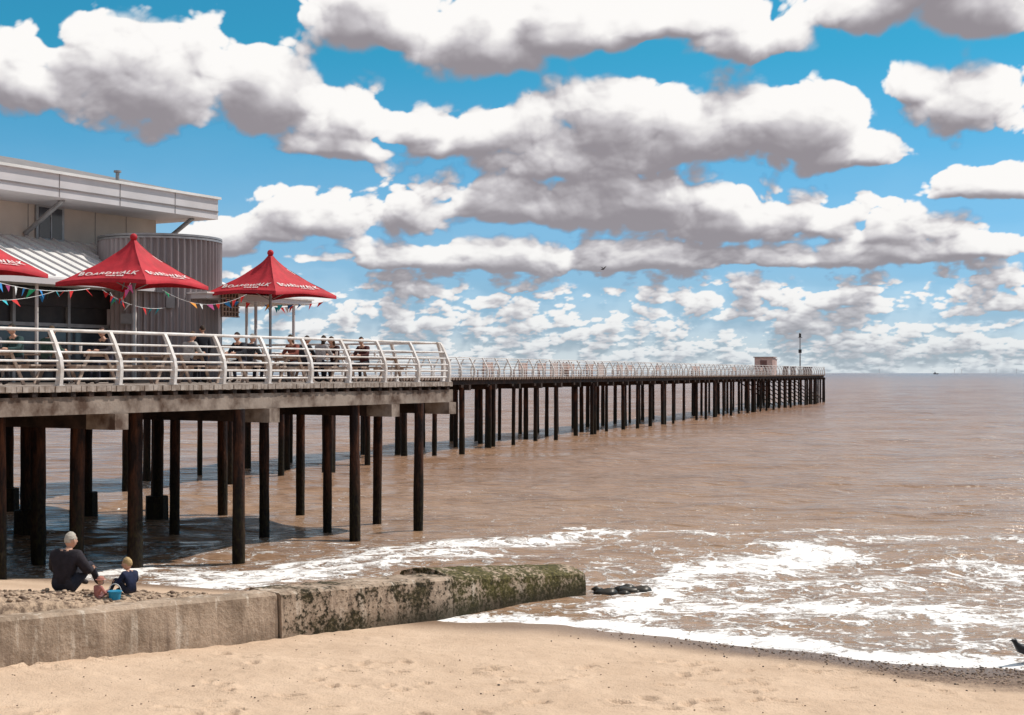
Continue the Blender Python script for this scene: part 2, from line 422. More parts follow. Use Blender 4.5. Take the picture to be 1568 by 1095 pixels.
# ---------------------------------------------------------------- concrete groyne
m,nt,p=newmat('groyne_concrete')
pos=nt.new('ShaderNodeNewGeometry').outputs['Position']; sp=nt.new('ShaderNodeSeparateXYZ'); nt.put(sp.inputs[0],pos)
along=nt.m('ADD',nt.m('MULTIPLY',sp.outputs[0],.6855),nt.m('MULTIPLY',sp.outputs[1],.728))
a0=W0[0]*ws[0]+W0[1]*ws[1]
sA=nt.m('SUBTRACT',along,a0)
n1=nt.noise(pos,1.3,6,.65).outputs[0]; n2=nt.noise(pos,14,4,.7).outputs[0]
stv=nt.noise(nt.mapping(pos,(3,3,.35)),1.5,5,.6).outputs[0]
c=nt.mix(nt.mr(n1,.40,.60),(.43,.325,.245),(.25,.185,.135))
c=nt.mix(nt.mr(stv,.57,.68,0,.8),c,(.62,.53,.44))
c=nt.mix(nt.mr(stv,.30,.45,.7,0),c,(.14,.095,.07))
c=nt.mix(nt.mr(n2,.55,.75,0,.6),c,(.14,.10,.07))
nz=nt.new('ShaderNodeSeparateXYZ'); nt.put(nz.inputs[0],nt.new('ShaderNodeNewGeometry').outputs['True Normal'])
topm=nt.m('MULTIPLY',nt.mr(nz.outputs[2],.3,.8,0,-.07),nt.mr(sA,9.0,9.2,1,-.4))
moss=nt.m('MULTIPLY',nt.mr(sA,5.0,5.1),nt.mr(nt.m('ADD',nt.m('ADD',n1,topm),nt.m('ADD',nt.m('MULTIPLY',nt.m('SUBTRACT',n2,.5),.8),nt.mr(sA,8.9,9.3,.0,.10))),.45,.57))
mcol=nt.mix(nt.mr(sA,8.9,9.4),nt.mix(nt.mr(n2,.4,.6),(.075,.06,.025),(.025,.020,.012)),nt.mix(nt.mr(n2,.38,.62),(.13,.11,.035),(.035,.03,.012)))
c=nt.mix(moss,c,mcol)
lowd=nt.m('MULTIPLY',nt.mr(nt.m('ADD',sp.outputs[2],nt.m('MULTIPLY',n1,.3)),.25,.55,.85,0),nt.mr(sA,4,8))
c=nt.mix(lowd,c,(.035,.03,.018))
nt.put(p.inputs['Base Color'],c); p.inputs['Roughness'].default_value=.85; p.inputs['Specular IOR Level'].default_value=.2
b=nt.new('ShaderNodeBump'); b.inputs['Strength'].default_value=.7; b.inputs['Distance'].default_value=.04
nt.put(b.inputs['Height'],nt.m('ADD',n1,n2)); nt.put(p.inputs['Normal'],b.outputs[0])
GRO=m
mb=MB()
def seg(s0,s1,z0,z1,th0,th1,q0=0.,bow=0.):
    ns=int((s1-s0)/.08); prof=[]
    for i in range(ns+1):
        t=i/ns; s=s0+(s1-s0)*t; z=z0+(z1-z0)*t; th=th0+(th1-th0)*t
        e=.03*math.sin(s*7)+.02*math.sin(s*17.3)+.015*random.uniform(-1,1)
        row=[(q0-.06,-1.2),(q0-.03+e*.2,z*.5),(q0+e*.3,z-.05),(q0+.05,z+e*.4)]
        for j in range(1,7): row.append((q0+.05+(th-.1)*j/6,z+e*.5*random.uniform(0,1)+bow*math.sin(math.pi*j/6)))
        row+= [(q0+th,z-.06),(q0+th+.03,-1.2)]
        prof.append([(W0[0]+s*ws[0]+q*wq[0],W0[1]+s*ws[1]+q*wq[1],zz) for q,zz in row])
    n=len(prof[0]); vs=[v for r in prof for v in r]
    fs=[(i*n+j,(i+1)*n+j,(i+1)*n+j+1,i*n+j+1) for i in range(ns) for j in range(n-1)]
    fs+=[tuple(range(n))[::1],tuple(ns*n+j for j in reversed(range(n)))]
    mb.add(vs,fs,0,False)
seg(-14,4.98,1.62,.93,.5,.5)
seg(5.03,9.1,.93,.76,.9,.9,-.04)
seg(9.13,13.0,.74,.46,1.5,1.1,-.02,.12)
mb.obj('concrete_groyne',[GRO])
# half-submerged rocks off the end of the groyne
mb=MB()
for k in range(9):
    x=1.7+random.uniform(0,1.1); y=30.3+random.uniform(-.3,.5); r=random.uniform(.06,.17)
    mb.ball((x,y,.0),(r*1.6,r,r*.7),0,10,7,lambda p:p*(1+.15*math.sin(p.x*5+k)+.1*math.cos(p.y*7+k)))
mb.obj('rocks',[mat('wet_rock',(.05,.04,.03),.4,(.02,.018,.015),6)])

mb=MB()
def pebble(x,y,z,r,ch=(0,0,1,2)):
    sxx,syy,szz=r*random.uniform(.8,1.4),r*random.uniform(.7,1.1),r*random.uniform(.4,.7); a=random.random()*3
    mb.ball((x,y,z),(sxx,syy,szz),random.choice(ch),6,4,None,Matrix.Rotation(a,3,'Z'))
k=0
while k<2100:
    x=random.uniform(1.5,13); y=random.uniform(18,26); d=float(shore(np.array(x),np.array(y)))
    if -.2<d<.3+.16*max(x-3,0)+random.expovariate(3) and random.random()<(x-1)/8:
        pebble(x,y,gh(x,y)+.004,random.uniform(.010,.026)); k+=1
for k in range(420):
    x=random.uniform(-7.5,9); y=random.uniform(15.5,25); 
    s,q=sq(x,y)
    if q<-.1 and float(shore(np.array(x),np.array(y)))>.3: pebble(x,y,gh(x,y)+.008,random.uniform(.007,.016)*(1+.8*(random.random()<.07)))
for k in range(800):
    s=random.uniform(-2,5); q=random.uniform(.5,2.3); x=W0[0]+s*ws[0]+q*wq[0]; y=W0[1]+s*ws[1]+q*wq[1]
    pebble(x,y,gh(x,y)+.01,random.uniform(.012,.05),(2,2,2,0))
mb.obj('pebbles',[mat('pebble_brown',(.16,.10,.07),.7),mat('pebble_dark',(.05,.035,.03),.6),mat('pebble_tan',(.44,.32,.23),.8)])

# ---------------------------------------------------------------- pier (wide deck)
A=Vector((.488,.873,0)).normalized(); Bv=Vector((-A.y,A.x,0)); B0=Vector((-1.82,43.6,0)); Zv=Vector((0,0,1))
def D_(a,t,z=0): return B0+A*a+Bv*t+Zv*z
pier=empty('pier')
mb=MB()
L0=-45; TW=17
def dbox(a0,a1,t0,t1,z0,z1,mi=0,mbx=None):
    (mbx or mb).box(D_((a0+a1)/2,(t0+t1)/2,(z0+z1)/2),(a1-a0,t1-t0,z1-z0),mi,A,Bv)
dbox(L0,0,0,TW,DECK-.14,DECK,0)
a=L0+.1
while a<-.1:
    if a>-24: dbox(a,a+.13,-.05-random.random()*.03,-.002,DECK-.13+random.uniform(-.008,.008),DECK-.01,0)
    a+=.145
mb.obj('deck_boards',[PLANK],pier)
mb=MB()
dbox(L0,.05,.02,.30,DECK-.62,DECK-.24,0)
for k in range(60):
    a=-.3-k*.52
    dbox(a-.07,a+.07,-.03,TW,DECK-.238,DECK-.142,1)
for a in (-.2,-3.3,-8.76,-14.06,-19.4,-24.8):
    dbox(a-.2,a+.2,-.12,.75,DECK-.98,DECK-.625,0)
    dbox(a-.19,a+.19,.752,TW,DECK-.97,DECK-.625,1)
for t in (2.6,5.6,9,12,16.5): dbox(L0,0,t-.14,t+.14,DECK-.62,DECK-.24,1)
dbox(-.28,-.0,.31,TW,DECK-.60,DECK-.25,0)
mb.obj('beams',[CONC,TIMB2],pier)
m,nt,p=newmat('pile_timber_weathered')
pos=nt.new('ShaderNodeNewGeometry').outputs['Position']; sp=nt.new('ShaderNodeSeparateXYZ'); nt.put(sp.inputs[0],pos)
n1=nt.noise(nt.mapping(pos,(3,3,.6)),1.5,4,.65).outputs[0]; n2=nt.noise(nt.mapping(pos,(9,9,4)),2,3,.6).outputs[0]
c=nt.mix(nt.mr(n1,.45,.70),(.015,.009,.009),(.10,.038,.02))
zz=nt.m('ADD',sp.outputs[2],nt.m('MULTIPLY',n1,1.5))
c=nt.mix(nt.mr(zz,1.6,3.2,.85,0),c,nt.mix(nt.mr(n2,.4,.65),(.007,.006,.006),(.028,.024,.010)))
nt.put(p.inputs['Base Color'],c); p.inputs['Roughness'].default_value=.75; p.inputs['Specular IOR Level'].default_value=.15
b=nt.new('ShaderNodeBump'); b.inputs['Strength'].default_value=.8; b.inputs['Distance'].default_value=.04; nt.put(b.inputs['Height'],nt.m('ADD',n1,n2)); nt.put(p.inputs['Normal'],b.outputs[0])
PILE=m
mb=MB()
def pile(x,y,top,r=.145,foot=False,mi=0,n=10):
    pts=[];rad=[]; lx,ly=random.uniform(-.04,.04),random.uniform(-.04,.04)
    for i in range(9):
        t=i/8; pts.append((x+lx*t,y+ly*t,-1.1+(top+1.1)*t)); rad.append(r*random.uniform(.94,1.06)*(1.06-.08*t))
    mb.tube(pts,rad,n,mi)
    if foot:
        mb.tube([(x,y,-1.1),(x,y,.75)],[r*2.3,r*2.1],8,mi,False)
for (x,y,r) in [(-6.72,35.0,.15),(-4.35,39.5,.145),(-2.75,41.6,.14),(-8.95,33.8,.18),(-10.1,33.0,.17),(-6.95,40.0,.14),(-5.5,42.4,.13),(-9.75,41.1,.14),(-11.5,34.6,.18),(-12.5,34.6,.17),(-10.9,30.3,.16),(-14.2,30,.15),(-12.6,26.9,.16)]:
    pile(x,y,DECK-.62,r)
for a in (-.2,-3.3,-8.76,-14.06,-19.4):
    for t in (9,12,15.5):
        v=D_(a+random.uniform(-.3,.3),t)
        pile(v.x,v.y,DECK-.98,.17,a<-3)
for a,t in ((-.3,5.6),(-.3,2.6),(-14,5.8),(-17,7.5)):
    v=D_(a,t); pile(v.x,v.y,DECK-.98,.14)
mb.obj('piles',[PILE],pier)

def railing(name,p0,p1,inw,sp,parent,hr=1.18,pr=.045,rr=.021,n=6,thick=1):
    mb=MB(); p0=Vector(p0);p1=Vector(p1); L=(p1-p0).length; N=max(1,round(L/sp)); dr=(p1-p0).normalized(); inw=Vector(inw)
    def off(h): 
        t=h/hr; return -.05*math.sin(min(t*1.5,1)*math.pi)*1.0+.27*max(0,t-.42)**1.6/.58**1.6
    for i in range(N+1):
        c=p0+dr*(L*i/N)
        hs=[0,.2,.4,.6,.75,.88,1.0,1.1,hr+.01]
        pts=[c+inw*off(h)+Zv*h for h in hs]
        w=[pr*1.5,pr*1.35,pr*1.2,pr*1.1,pr,pr*.95,pr*.9,pr*.85,pr*.8]
        vs=[];fs=[]
        for q,ww in zip(pts,w):
            for sx_,sy_ in((-1,-1),(1,-1),(1,1),(-1,1)): vs.append(q+inw*(sx_*ww)+dr*(sy_*pr*.9))
        for k in range(len(pts)-1):
            for e in range(4): fs.append((k*4+e,k*4+(e+1)%4,k*4+4+(e+1)%4,k*4+4+e))
        fs.append((len(vs)-4,len(vs)-3,len(vs)-2,len(vs)-1))
        mb.add(vs,fs,0)
        if thick: mb.box(c+Zv*.01,(.2,.14,.02),0,inw,dr)
    for j,h in enumerate([.14,.33,.52,.71,.90,hr]):
        o=inw*off(h)+Zv*h
        r=rr*1.5 if h==hr else rr
        mb.tube([p0+o,p1+o],r,n,0)
    return mb.obj(name,[WHITE],parent)
railing('front_railing',D_(-15.6-15.6,.12,DECK),D_(-.1,.12,DECK),Bv,1.735,pier,1.18,.05,.027)
railing('end_railing',D_(-.1,.3,DECK),D_(-.1,TW-3,DECK),-A,1.75,pier,1.18,.05,.025)

# ---------------------------------------------------------------- long pier
Uv=Vector((51,136,0)).normalized(); Nv=Vector((-Uv.y,Uv.x,0)); R0=Vector((-2.8,84,0))
def P_(l,t,z=0): return R0+Uv*l+Nv*t+Zv*z
mb=MB()
def pbox(l0,l1,t0,t1,z0,z1,mi=0): mb.box(P_((l0+l1)/2,(t0+t1)/2,(z0+z1)/2),(l1-l0,t1-t0,z1-z0),mi,Uv,Nv)
LE=146; WD=4.6
pbox(-33,LE,-.1,WD,DECK-.12,DECK,0)
pbox(126,LE+.02,WD+.002,WD+3.5,DECK-.12,DECK-.002,0)
l=-32.5
while l<LE-.3:
    pbox(l,l+.16,-.14-random.random()*.05,-.102,DECK-.15,DECK-.01,2); l+=.4
mb.obj('walkway_boards',[PLANK,TIMB2,mat('plank_ends',(.28,.20,.16),.8)],pier)
mb=MB()
for t in (.05,1.5,3.0,4.4): pbox(-33,LE-.1,t,t+.16,DECK-.42,DECK-.122,0)
l=-29.75
while l<LE+.5:
    pbox(l-.15,l+.15,-.35,WD+.2,DECK-.75,DECK-.425,0)
    pbox(l-.55,l+.55,-.02,.14,DECK-.60,DECK-.43,0)
    l+=4.25
mb.obj('walkway_beams',[TIMB2],pier)
mb=MB(); l=-29.75;i=0
while l<LE+.5:
    ll=min(l,LE-.4)
    for t in ((.1,2.3,4.4) if l<122 else (.1,2.3,4.4,7.6)):
        if t==2.3 and i%3==1: continue
        v=P_(ll+random.uniform(-.3,.3),t+random.uniform(-.1,.1)); pile(v.x,v.y,DECK-.6,random.choice([.12,.14,.165]),n=8)
    if i%5==3:
        for dl in (-.35,.35):
            v=P_(ll+dl,.0); pile(v.x,v.y,DECK-.5,.15,n=8)
    if l>100:
        mb.tube([P_(ll+.1,.1,.6),P_(ll+.1,4.4,3.5)],.07,5,0) 
    if l>126:
        v=P_(ll+2.1,.1); pile(v.x,v.y,DECK-.5,.14,n=8)
    l+=4.25;i+=1
mb.obj('walkway_piles',[PILE],pier)
railing('walkway_railing',P_(-30,.0,DECK),P_(LE,.0,DECK),Nv,2.1,pier,1.18,.05,.017,4,0)
railing('walkway_railing_rear',P_(-30,WD-.1,DECK),P_(126,WD-.1,DECK),-Nv,2.1,pier,1.18,.045,.017,4,0)
railing('walkway_railing_end',P_(LE,.0,DECK),P_(LE,WD+3.4,DECK),-Uv,2.1,pier,1.18,.05,.018,4,0)
railing('walkway_railing_head',P_(126,WD+3.4,DECK),P_(LE,WD+3.4,DECK),-Nv,2.1,pier,1.18,.05,.018,4,0)

def bench(l,t):
    mb=MB(); c=P_(l,t,DECK)
    for sgn in (-1,1):
        for j in range(3): mb.box(c+Nv*sgn*(.12+.13*j)+Zv*.44,(1.8,.1,.04),0,Uv,Nv)
        for lx in (-.75,.75): mb.box(c+Uv*lx+Nv*sgn*.42+Zv*.21,(.07,.07,.42),0,Uv,Nv)
    for j in range(4): mb.box(c+Zv*(.55+.13*j),(1.8,.05,.1),0,Uv,Nv)
    for lx in (-.75,.75): mb.box(c+Uv*lx+Zv*.5,(.07,.07,1.),0,Uv,Nv)
    mb.obj('bench',[PINKW])
for l in (10,17,20,27,30,41,44,52,66,69,86,104): bench(l,1.6+random.random())
mb=MB()
for l in (24,26.2,36): 
    c=P_(l,2.6,DECK+.55)
    mb.box(c,(1.6,.06,1.0),0,Uv,Nv)
    for e in(-.8,.8): mb.box(c+Uv*e,(.08,.1,1.15),0,Uv,Nv)
mb.obj('windbreak_screen',[mat('screen_pink',(.50,.40,.37),.7)])
hut=empty('pier_hut'); mb=MB(); c=P_(112.5,3.0,DECK)
mb.box(c+Zv*1.15,(2.4,2.4,2.3),0,Uv,Nv); mb.box(c+Zv*2.37,(2.7,2.7,.12),1,Uv,Nv)
for e in (-.6,0,.6): mb.box(c-Nv*1.21+Uv*e+Zv*1.1,(.04,.03,2.1),1,Uv,Nv)
mb.box(c-Uv*1.21+Zv*1.0,(.03,.9,1.9),2,Uv,Nv)
mb.box(c+Uv*3.0+Zv*1.05,(1.5,1.8,2.1),0,Uv,Nv); mb.box(c+Uv*3.0+Zv*2.15,(1.7,2.,.1),1,Uv,Nv)
mb.obj('cabin',[mat('hut_pink',(.60,.42,.38),.7),mat('hut_trim',(.45,.35,.33),.7),mat('hut_door',(.2,.1,.09),.6)],hut)
mb=MB(); c=P_(129,1.0,DECK)
mb.tube([c,c+Zv*2.8,c+Zv*5.3],[.11,.09,.07],8,0)
mb.box(c+Zv*5.35,(.55,.55,.08),0); mb.tube([c+Zv*5.4,c+Zv*5.8],[.18,.16],8,1); mb.ball(c+Zv*5.85,.17,1,8,6)
mb.box(c+Zv*3.4,(.5,.4,.5),1,Uv,Nv); mb.box(c+Zv*.4,(.5,.5,.8),0,Uv,Nv)
mb.obj('navigation_light_mast',[METAL,DARK])
mb=MB()
for l in (118,124,135,139): mb.box(P_(l,1.2,DECK+.55),(.9,.6,1.1),0,Uv,Nv); mb.box(P_(l,1.2,DECK+1.13),(1.0,.7,.06),0,Uv,Nv)
mb.obj('storage_locker',[mat('locker',(.10,.05,.05),.6)])

# ---------------------------------------------------------------- building
bld=empty('pier_pavilion')
h=lambda z: EYE+z
mb=MB()
dbox(-40,-1.73,10.5,16.5,DECK,h(5.3),0)
mb.obj('upper_walls',[CREAM],bld)
mb=MB()
for k in range(26):
    a=-3.1-k*1.35; dbox(a-.012,a+.012,10.488,10.497,h(4.0),h(5.25),0)
mb.obj('panel_joints',[mat('joint',(.28,.25,.24),.8)],bld)
mb=MB()
for a in (-6.35,-11.95):
    dbox(a-.55,a+.55,10.42,10.495,h(4.0),h(5.08),0); dbox(a-.45,a+.45,10.40,10.418,h(4.08),h(5.0),1)
    dbox(a-.02,a+.02,10.38,10.398,h(4.08),h(5.0),0)
mb.obj('windows',[METAL,GLASS],bld)
mb=MB()
def prism(pts_low,pts_high,mi=0):
    n=len(pts_low); vs=list(pts_low)+list(pts_high)
    fs=[tuple(reversed(range(n))),tuple(range(n,2*n))]+[(i,(i+1)%n,n+(i+1)%n,n+i) for i in range(n)]
    mb.add(vs,fs,mi)
c0=[(-40,8.5),(-.96,8.5),(-.96,18),(-40,18)]
prism([D_(a,t,h(5.06)) for a,t in c0],[D_(a,t,h(5.72)) for a,t in c0],0)
c1=[(-40,8.42),(-.88,8.42),(-.88,18.1),(-40,18.1)]
prism([D_(a,t,h(5.722)) for a,t in c1],[D_(a,t,h(5.80)) for a,t in c1],1)
prism([D_(a,t,h(5.802)) for a,t in [(-40,8.6),(-1.2,8.6),(-1.2,17.8),(-40,17.8)]],[D_(a,t,h(6.76)) for a,t in [(-40,12.6),(-5.4,12.6),(-5.4,13.2),(-40,13.2)]],2)
for k in range(14):
    a=-3.-k*2.4; dbox(a-.01,a+.01,8.488,8.498,h(5.06),h(5.72),2)
dbox(-40,-.97,8.46,8.497,h(5.30),h(5.33),2)
mb.tube([D_(-4.5,9.5,h(5.9)),D_(-4.5,9.5,h(6.25))],.06,8,3)
mb.tube([D_(-4.5,9.5,h(6.25)),D_(-4.5,9.5,h(6.31))],.12,8,3)
mb.obj('roof',[FASCIA,LOWROOF,ROOFG,METAL],bld)
mb=MB()
for a in (-1.75,-7.3,-12.8):
    mb.tube([D_(a,10.45,h(4.15)),D_(a+.02,8.9,h(5.06))],.075,8,0)
mb.obj('eave_struts',[METAL],bld)
mb=MB()
vt=[D_(-40,6.9,h(2.62)),D_(-1.6,6.9,h(2.62)),D_(-1.9,10.48,h(4.06)),D_(-40,10.48,h(4.06))]
vb=[D_(-40,6.9,h(2.45)),D_(-1.6,6.9,h(2.45)),D_(-1.9,10.48,h(2.45)),D_(-40,10.48,h(2.45))]
mb.add(vb+vt,[(3,2,1,0),(4,5,6,7),(0,1,5,4),(1,2,6,5),(2,3,7,6),(3,0,4,7)],0)
for k in range(70):
    a=-2.1-k*.52
    p0=D_(a,6.95,h(2.66)); p1=D_(a,10.44,h(4.08)); d=(p1-p0).normalized(); nrm=d.cross(A)
    mb.box((p0+p1)/2,((p1-p0).length,.03,.06),1,d,A,nrm)
dbox(-40,-1.5,6.78,6.898,h(2.40),h(2.56),1)
mb.obj('lower_roof',[LOWROOF,FASCIA],bld)
mb=MB()
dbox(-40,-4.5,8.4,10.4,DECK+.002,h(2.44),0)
for k in range(16):
    a=-5.6-k*2.0
    dbox(a-.05,a+.05,8.30,8.395,DECK+.004,h(2.42),1)
    dbox(a+.06,a+1.94,8.34,8.392,DECK+.1,h(1.3),2)
dbox(-40,-4.6,8.31,8.397,h(1.32),h(1.42),1)
dbox(-40,-4.6,8.31,8.397,h(1.9),h(2.4),0)
for a in (-6.2,-9.9,-13.7,-17.4): mb.tube([D_(a,7.1,DECK),D_(a,7.1,h(2.45))],.05,8,3)
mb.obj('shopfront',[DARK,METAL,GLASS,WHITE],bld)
mb=MB(); C=D_(-4.2,8.0); R=1.83; n=480; vs=[]
for z in (DECK+.003,h(4.02)):
    for k in range(n):
        t=2*math.pi*k/n; r=R+.045*math.cos(t*60); vs.append(Vector((C.x+r*math.cos(t),C.y+r*math.sin(t),z)))
mb.add(vs,[(k,(k+1)%n,n+(k+1)%n,n+k) for k in range(n)]+[tuple(range(n,2*n))],0)
for z in (h(4.0),h(4.08)):
    mb.tube([C+Zv*(z),C+Zv*(z+.06)],[R+.05,R+.05],72,1,False)
mb.obj('corrugated_drum',[mat('galvanised_cladding',(.32,.29,.30),.5,(.21,.18,.18),.8,metal=.2,stretch=(1,1,.3)),METAL],bld)
mb=MB()
dirc=(Vector((0,0,0))-Vector((C.x,C.y,0))).normalized(); side_=Vector((-dirc.y,dirc.x,0))
for (o,z,w,hh_) in ((.3,h(2.1),.25,.35),(-.9,h(1.6),.45,.3),(.0,h(2.45),.2,.15)):
    q=C+dirc*math.sqrt(R*R-o*o)+side_*o+dirc*.07; q.z=z
    mb.box(q,(w,.12,hh_),0,side_,dirc)
mb.obj('wall_boxes',[mat('cabinet_grey',(.25,.25,.26),.5)],bld)
she=empty('deck_shelter'); mb=MB()
dbox(-4.8,.3,5.6,8.2,h(2.22),h(2.36),0); dbox(-4.86,.36,5.54,8.26,h(2.362),h(2.41),1)
for a,t in ((-4.0,5.8),(-2.3,5.8),(-.4,5.8),(-2.3,8.0),(-.1,8.0)): mb.tube([D_(a,t,DECK),D_(a,t,h(2.22))],.05,8,0)
q=D_(-3.85,5.5,h(2.05))
for i in range(6):
    mb.box(q+A*(-.35+.14*i),(.03,.03,.7),2,A,Bv); mb.box(q+Zv*(-.35+.14*i)-Bv*.032,(.75,.03,.03),2,A,Bv)
mb.box(q+Bv*.03,(.78,.02,.74),3,A,Bv)
mb.obj('frame',[FASCIA,WHITE,WOOD,mat('board_brown',(.12,.08,.06),.7)],she)

# ---------------------------------------------------------------- parasols
def textmesh(s,size):
    cu=bpy.data.curves.new('t','FONT'); cu.body=s; cu.size=size; cu.align_x='CENTER'; cu.resolution_u=2
    cu.offset=.009; cu.space_character=1.15
    o=bpy.data.objects.new('t',cu); scene.collection.objects.link(o)
    dg=bpy.context.evaluated_depsgraph_get(); dg.update(); me=o.evaluated_get(dg).to_mesh()
    vs=[v.co.copy() for v in me.vertices]; fs=[tuple(p.vertices) for p in me.polygons]
    o.evaluated_get(dg).to_mesh_clear(); bpy.data.objects.remove(o); return vs,fs
TX=textmesh('BOARDWALK',.27)
TX2=textmesh('CAFE BAR',.12)
def parasol(a,t,rot=0.):
    e=empty('parasol'); C=D_(a,t); ztop=h(3.70); drop=1.34; R=2.0
    base=math.atan2(-C.y,-C.x)+rot
    cor=[Vector((math.cos(base+k*math.pi/2),math.sin(base+k*math.pi/2),0))*R for k in range(4)]
    def pt(k,f,w,off=0):
        c0,c1=cor[k],cor[(k+1)%4]
        ed=c0.lerp(c1,w)*(1-.07*math.sin(math.pi*w)*f)
        z=ztop-drop*(f**.66)-.06*math.sin(math.pi*w)*math.sin(math.pi*f)+.09*math.sin(math.pi*w)*f**3+.012*math.sin(w*19+k*2)*math.sin(f*3.1)+.006*math.sin(f*17+w*6+k)
        return C+ed*f+Zv*(z+off)
    mb=MB(); nf,nw=36,30
    for k in range(4):
        vs=[pt(k,max(i/nf,.03),j/nw) for i in range(nf+1) for j in range(nw+1)]
        vs2=[pt(k,1,j/nw)-Zv*.10 for j in range(nw+1)]
        fs=[(i*(nw+1)+j,(i+1)*(nw+1)+j,(i+1)*(nw+1)+j+1,i*(nw+1)+j+1) for i in range(nf) for j in range(nw)]
        o=nf*(nw+1); fs+=[(o+j,o+nw+1+j,o+nw+2+j,o+j+1) for j in range(nw)]
        mb.add(vs+vs2,fs,0,True)
    mb.ball(C+Zv*(ztop-.07),(.10,.10,.10),0)
    mb.obj('canopy',[RED],e)
    mb=MB()
    def place(T,k,w0,f0):
        vs=[]
        for v in T[0]:
            f=f0-v.y/1.75; w=w0+v.x/(2.83*f)
            vs.append(pt(k,f,w,.030))
        mb.add(vs,T[1],0)
    for k in range(4):
        place(TX,k,.5,.83); place(TX2,k,.62,.92)
    mb.obj('lettering',[LETTER],e)
    mb=MB()
    mb.tube([C+Zv*DECK,C+Zv*(ztop-.1)],.042,10,0)
    mb.box(C+Zv*(DECK+.06),(.9,.9,.12),1,A,Bv); mb.tube([C+Zv*(DECK+.12),C+Zv*(DECK+.5)],.06,10,0)
    for k in range(4):
        mb.tube([C+Zv*(ztop-.25),pt(k,.5,0,-.05),pt(k,.97,0,-.04)],.018,6,0)
        mb.tube([C+Zv*(ztop-1.5),pt(k,.55,0,-.06)],.015,6,0)
    mb.obj('frame',[METAL,DARK],e)
for a in (-3.2,-8.95,-14.6): parasol(a,4.5,random.uniform(-.1,.1)+.1)

cols=[(.75,.6,.03),(.7,.03,.03),(.03,.25,.6),(.03,.45,.2),(.85,.85,.85),(.8,.15,.4),(.03,.5,.6),(.8,.3,.02)]
BM=[mat('flag_%d'%i,c,.7) for i,c in enumerate(cols)]
mb=MB()
def bunt(p,q,sag,n):
    p=Vector(p);q=Vector(q); L=(q-p)
    pts=[p+L*(i/n)-Zv*sag*4*(i/n)*(1-i/n) for i in range(n+1)]
    mb.tube(pts,.008,4,4)
    for i in range(n):
        if random.random()<.15: continue
        c=(pts[i]+pts[i+1])/2; d=(pts[i+1]-pts[i]); w=min(.09,d.length*.4); d.normalize()
        ww=random.uniform(.3,1); perp=Vector((-d.y,d.x,0))*random.uniform(-.8,.8); d2=(d*ww+perp*.6).normalized()
        tilt=Vector((random.uniform(-.16,.16),random.uniform(-.1,.1),-random.uniform(.14,.23)))
        mi=random.choice([0,1,2,3,5,6,7,1,1,4])
        mb.add([c-d2*w,c+d2*w,c+tilt],[(0,1,2)],mi)
tip=h(2.33)
bunt(D_(-20,3.2,tip),D_(-15.6,3.0,tip-.1),.35,16)
bunt(D_(-15.6,3.0,tip-.1),D_(-11,4.0,tip-.2),.2,15)
bunt(D_(-14,6.8,tip-.1),D_(-9.5,6.8,tip-.1),.35,14)
bunt(D_(-10.4,3.2,tip-.05),D_(-7.6,6.7,tip-.05),.3,12)
bunt(D_(-7.1,5.2,tip),D_(-4.9,4.,tip-.05),.35,10)
bunt(D_(-8.0,6.6,tip),D_(-4.4,6.6,tip-.1),.4,12)
bunt(D_(-4.4,5.4,tip-.1),D_(-1.2,3.9,tip-.1),.15,10)
bunt(D_(-2.3,5.7,tip-.1),D_(-1.4,5.,tip-.2),.12,7)
mb.obj('bunting',BM)

def table(a,t):
    mb=MB(); c=D_(a,t,DECK)
    for j in range(5): mb.box(c+A*(-.3+.15*j)+Zv*.74,(.13,1.8,.04),0,A,Bv)
    for sgn in(-1,1):
        for j in range(2): mb.box(c+A*sgn*(.66+.15*j)+Zv*.44,(.13,1.8,.04),0,A,Bv)
        for e in(-.65,.65):
            mb.tube([c+A*sgn*.62+Bv*e+Zv*.0,c+A*sgn*.25+Bv*e+Zv*.72],.045,4,0,False)
    for e in(-.65,.65):
        mb.box(c+Bv*(e+.06)+Zv*.40,(1.6,.04,.09),0,A,Bv); mb.box(c+Bv*(e+.06)+Zv*.69,(.7,.04,.08),0,A,Bv)
    for k in range(random.randint(0,4)):
        q=c+A*random.uniform(-.25,.25)+Bv*random.uniform(-.7,.7)+Zv*.762
        mb.tube([q,q+Zv*.14],[.03,.04],8,1)
    mb.obj('picnic_table',[WOOD,WHITE])
for a,t in ((-3.15,2.5),(-5.5,2.5),(-8.05,2.5),(-10.4,2.4),(-12.95,2.4),(-15.65,2.5),(-1.2,5.),(-6.1,5.6),(-11.3,5.6),(-.95,2.3)): table(a,t)

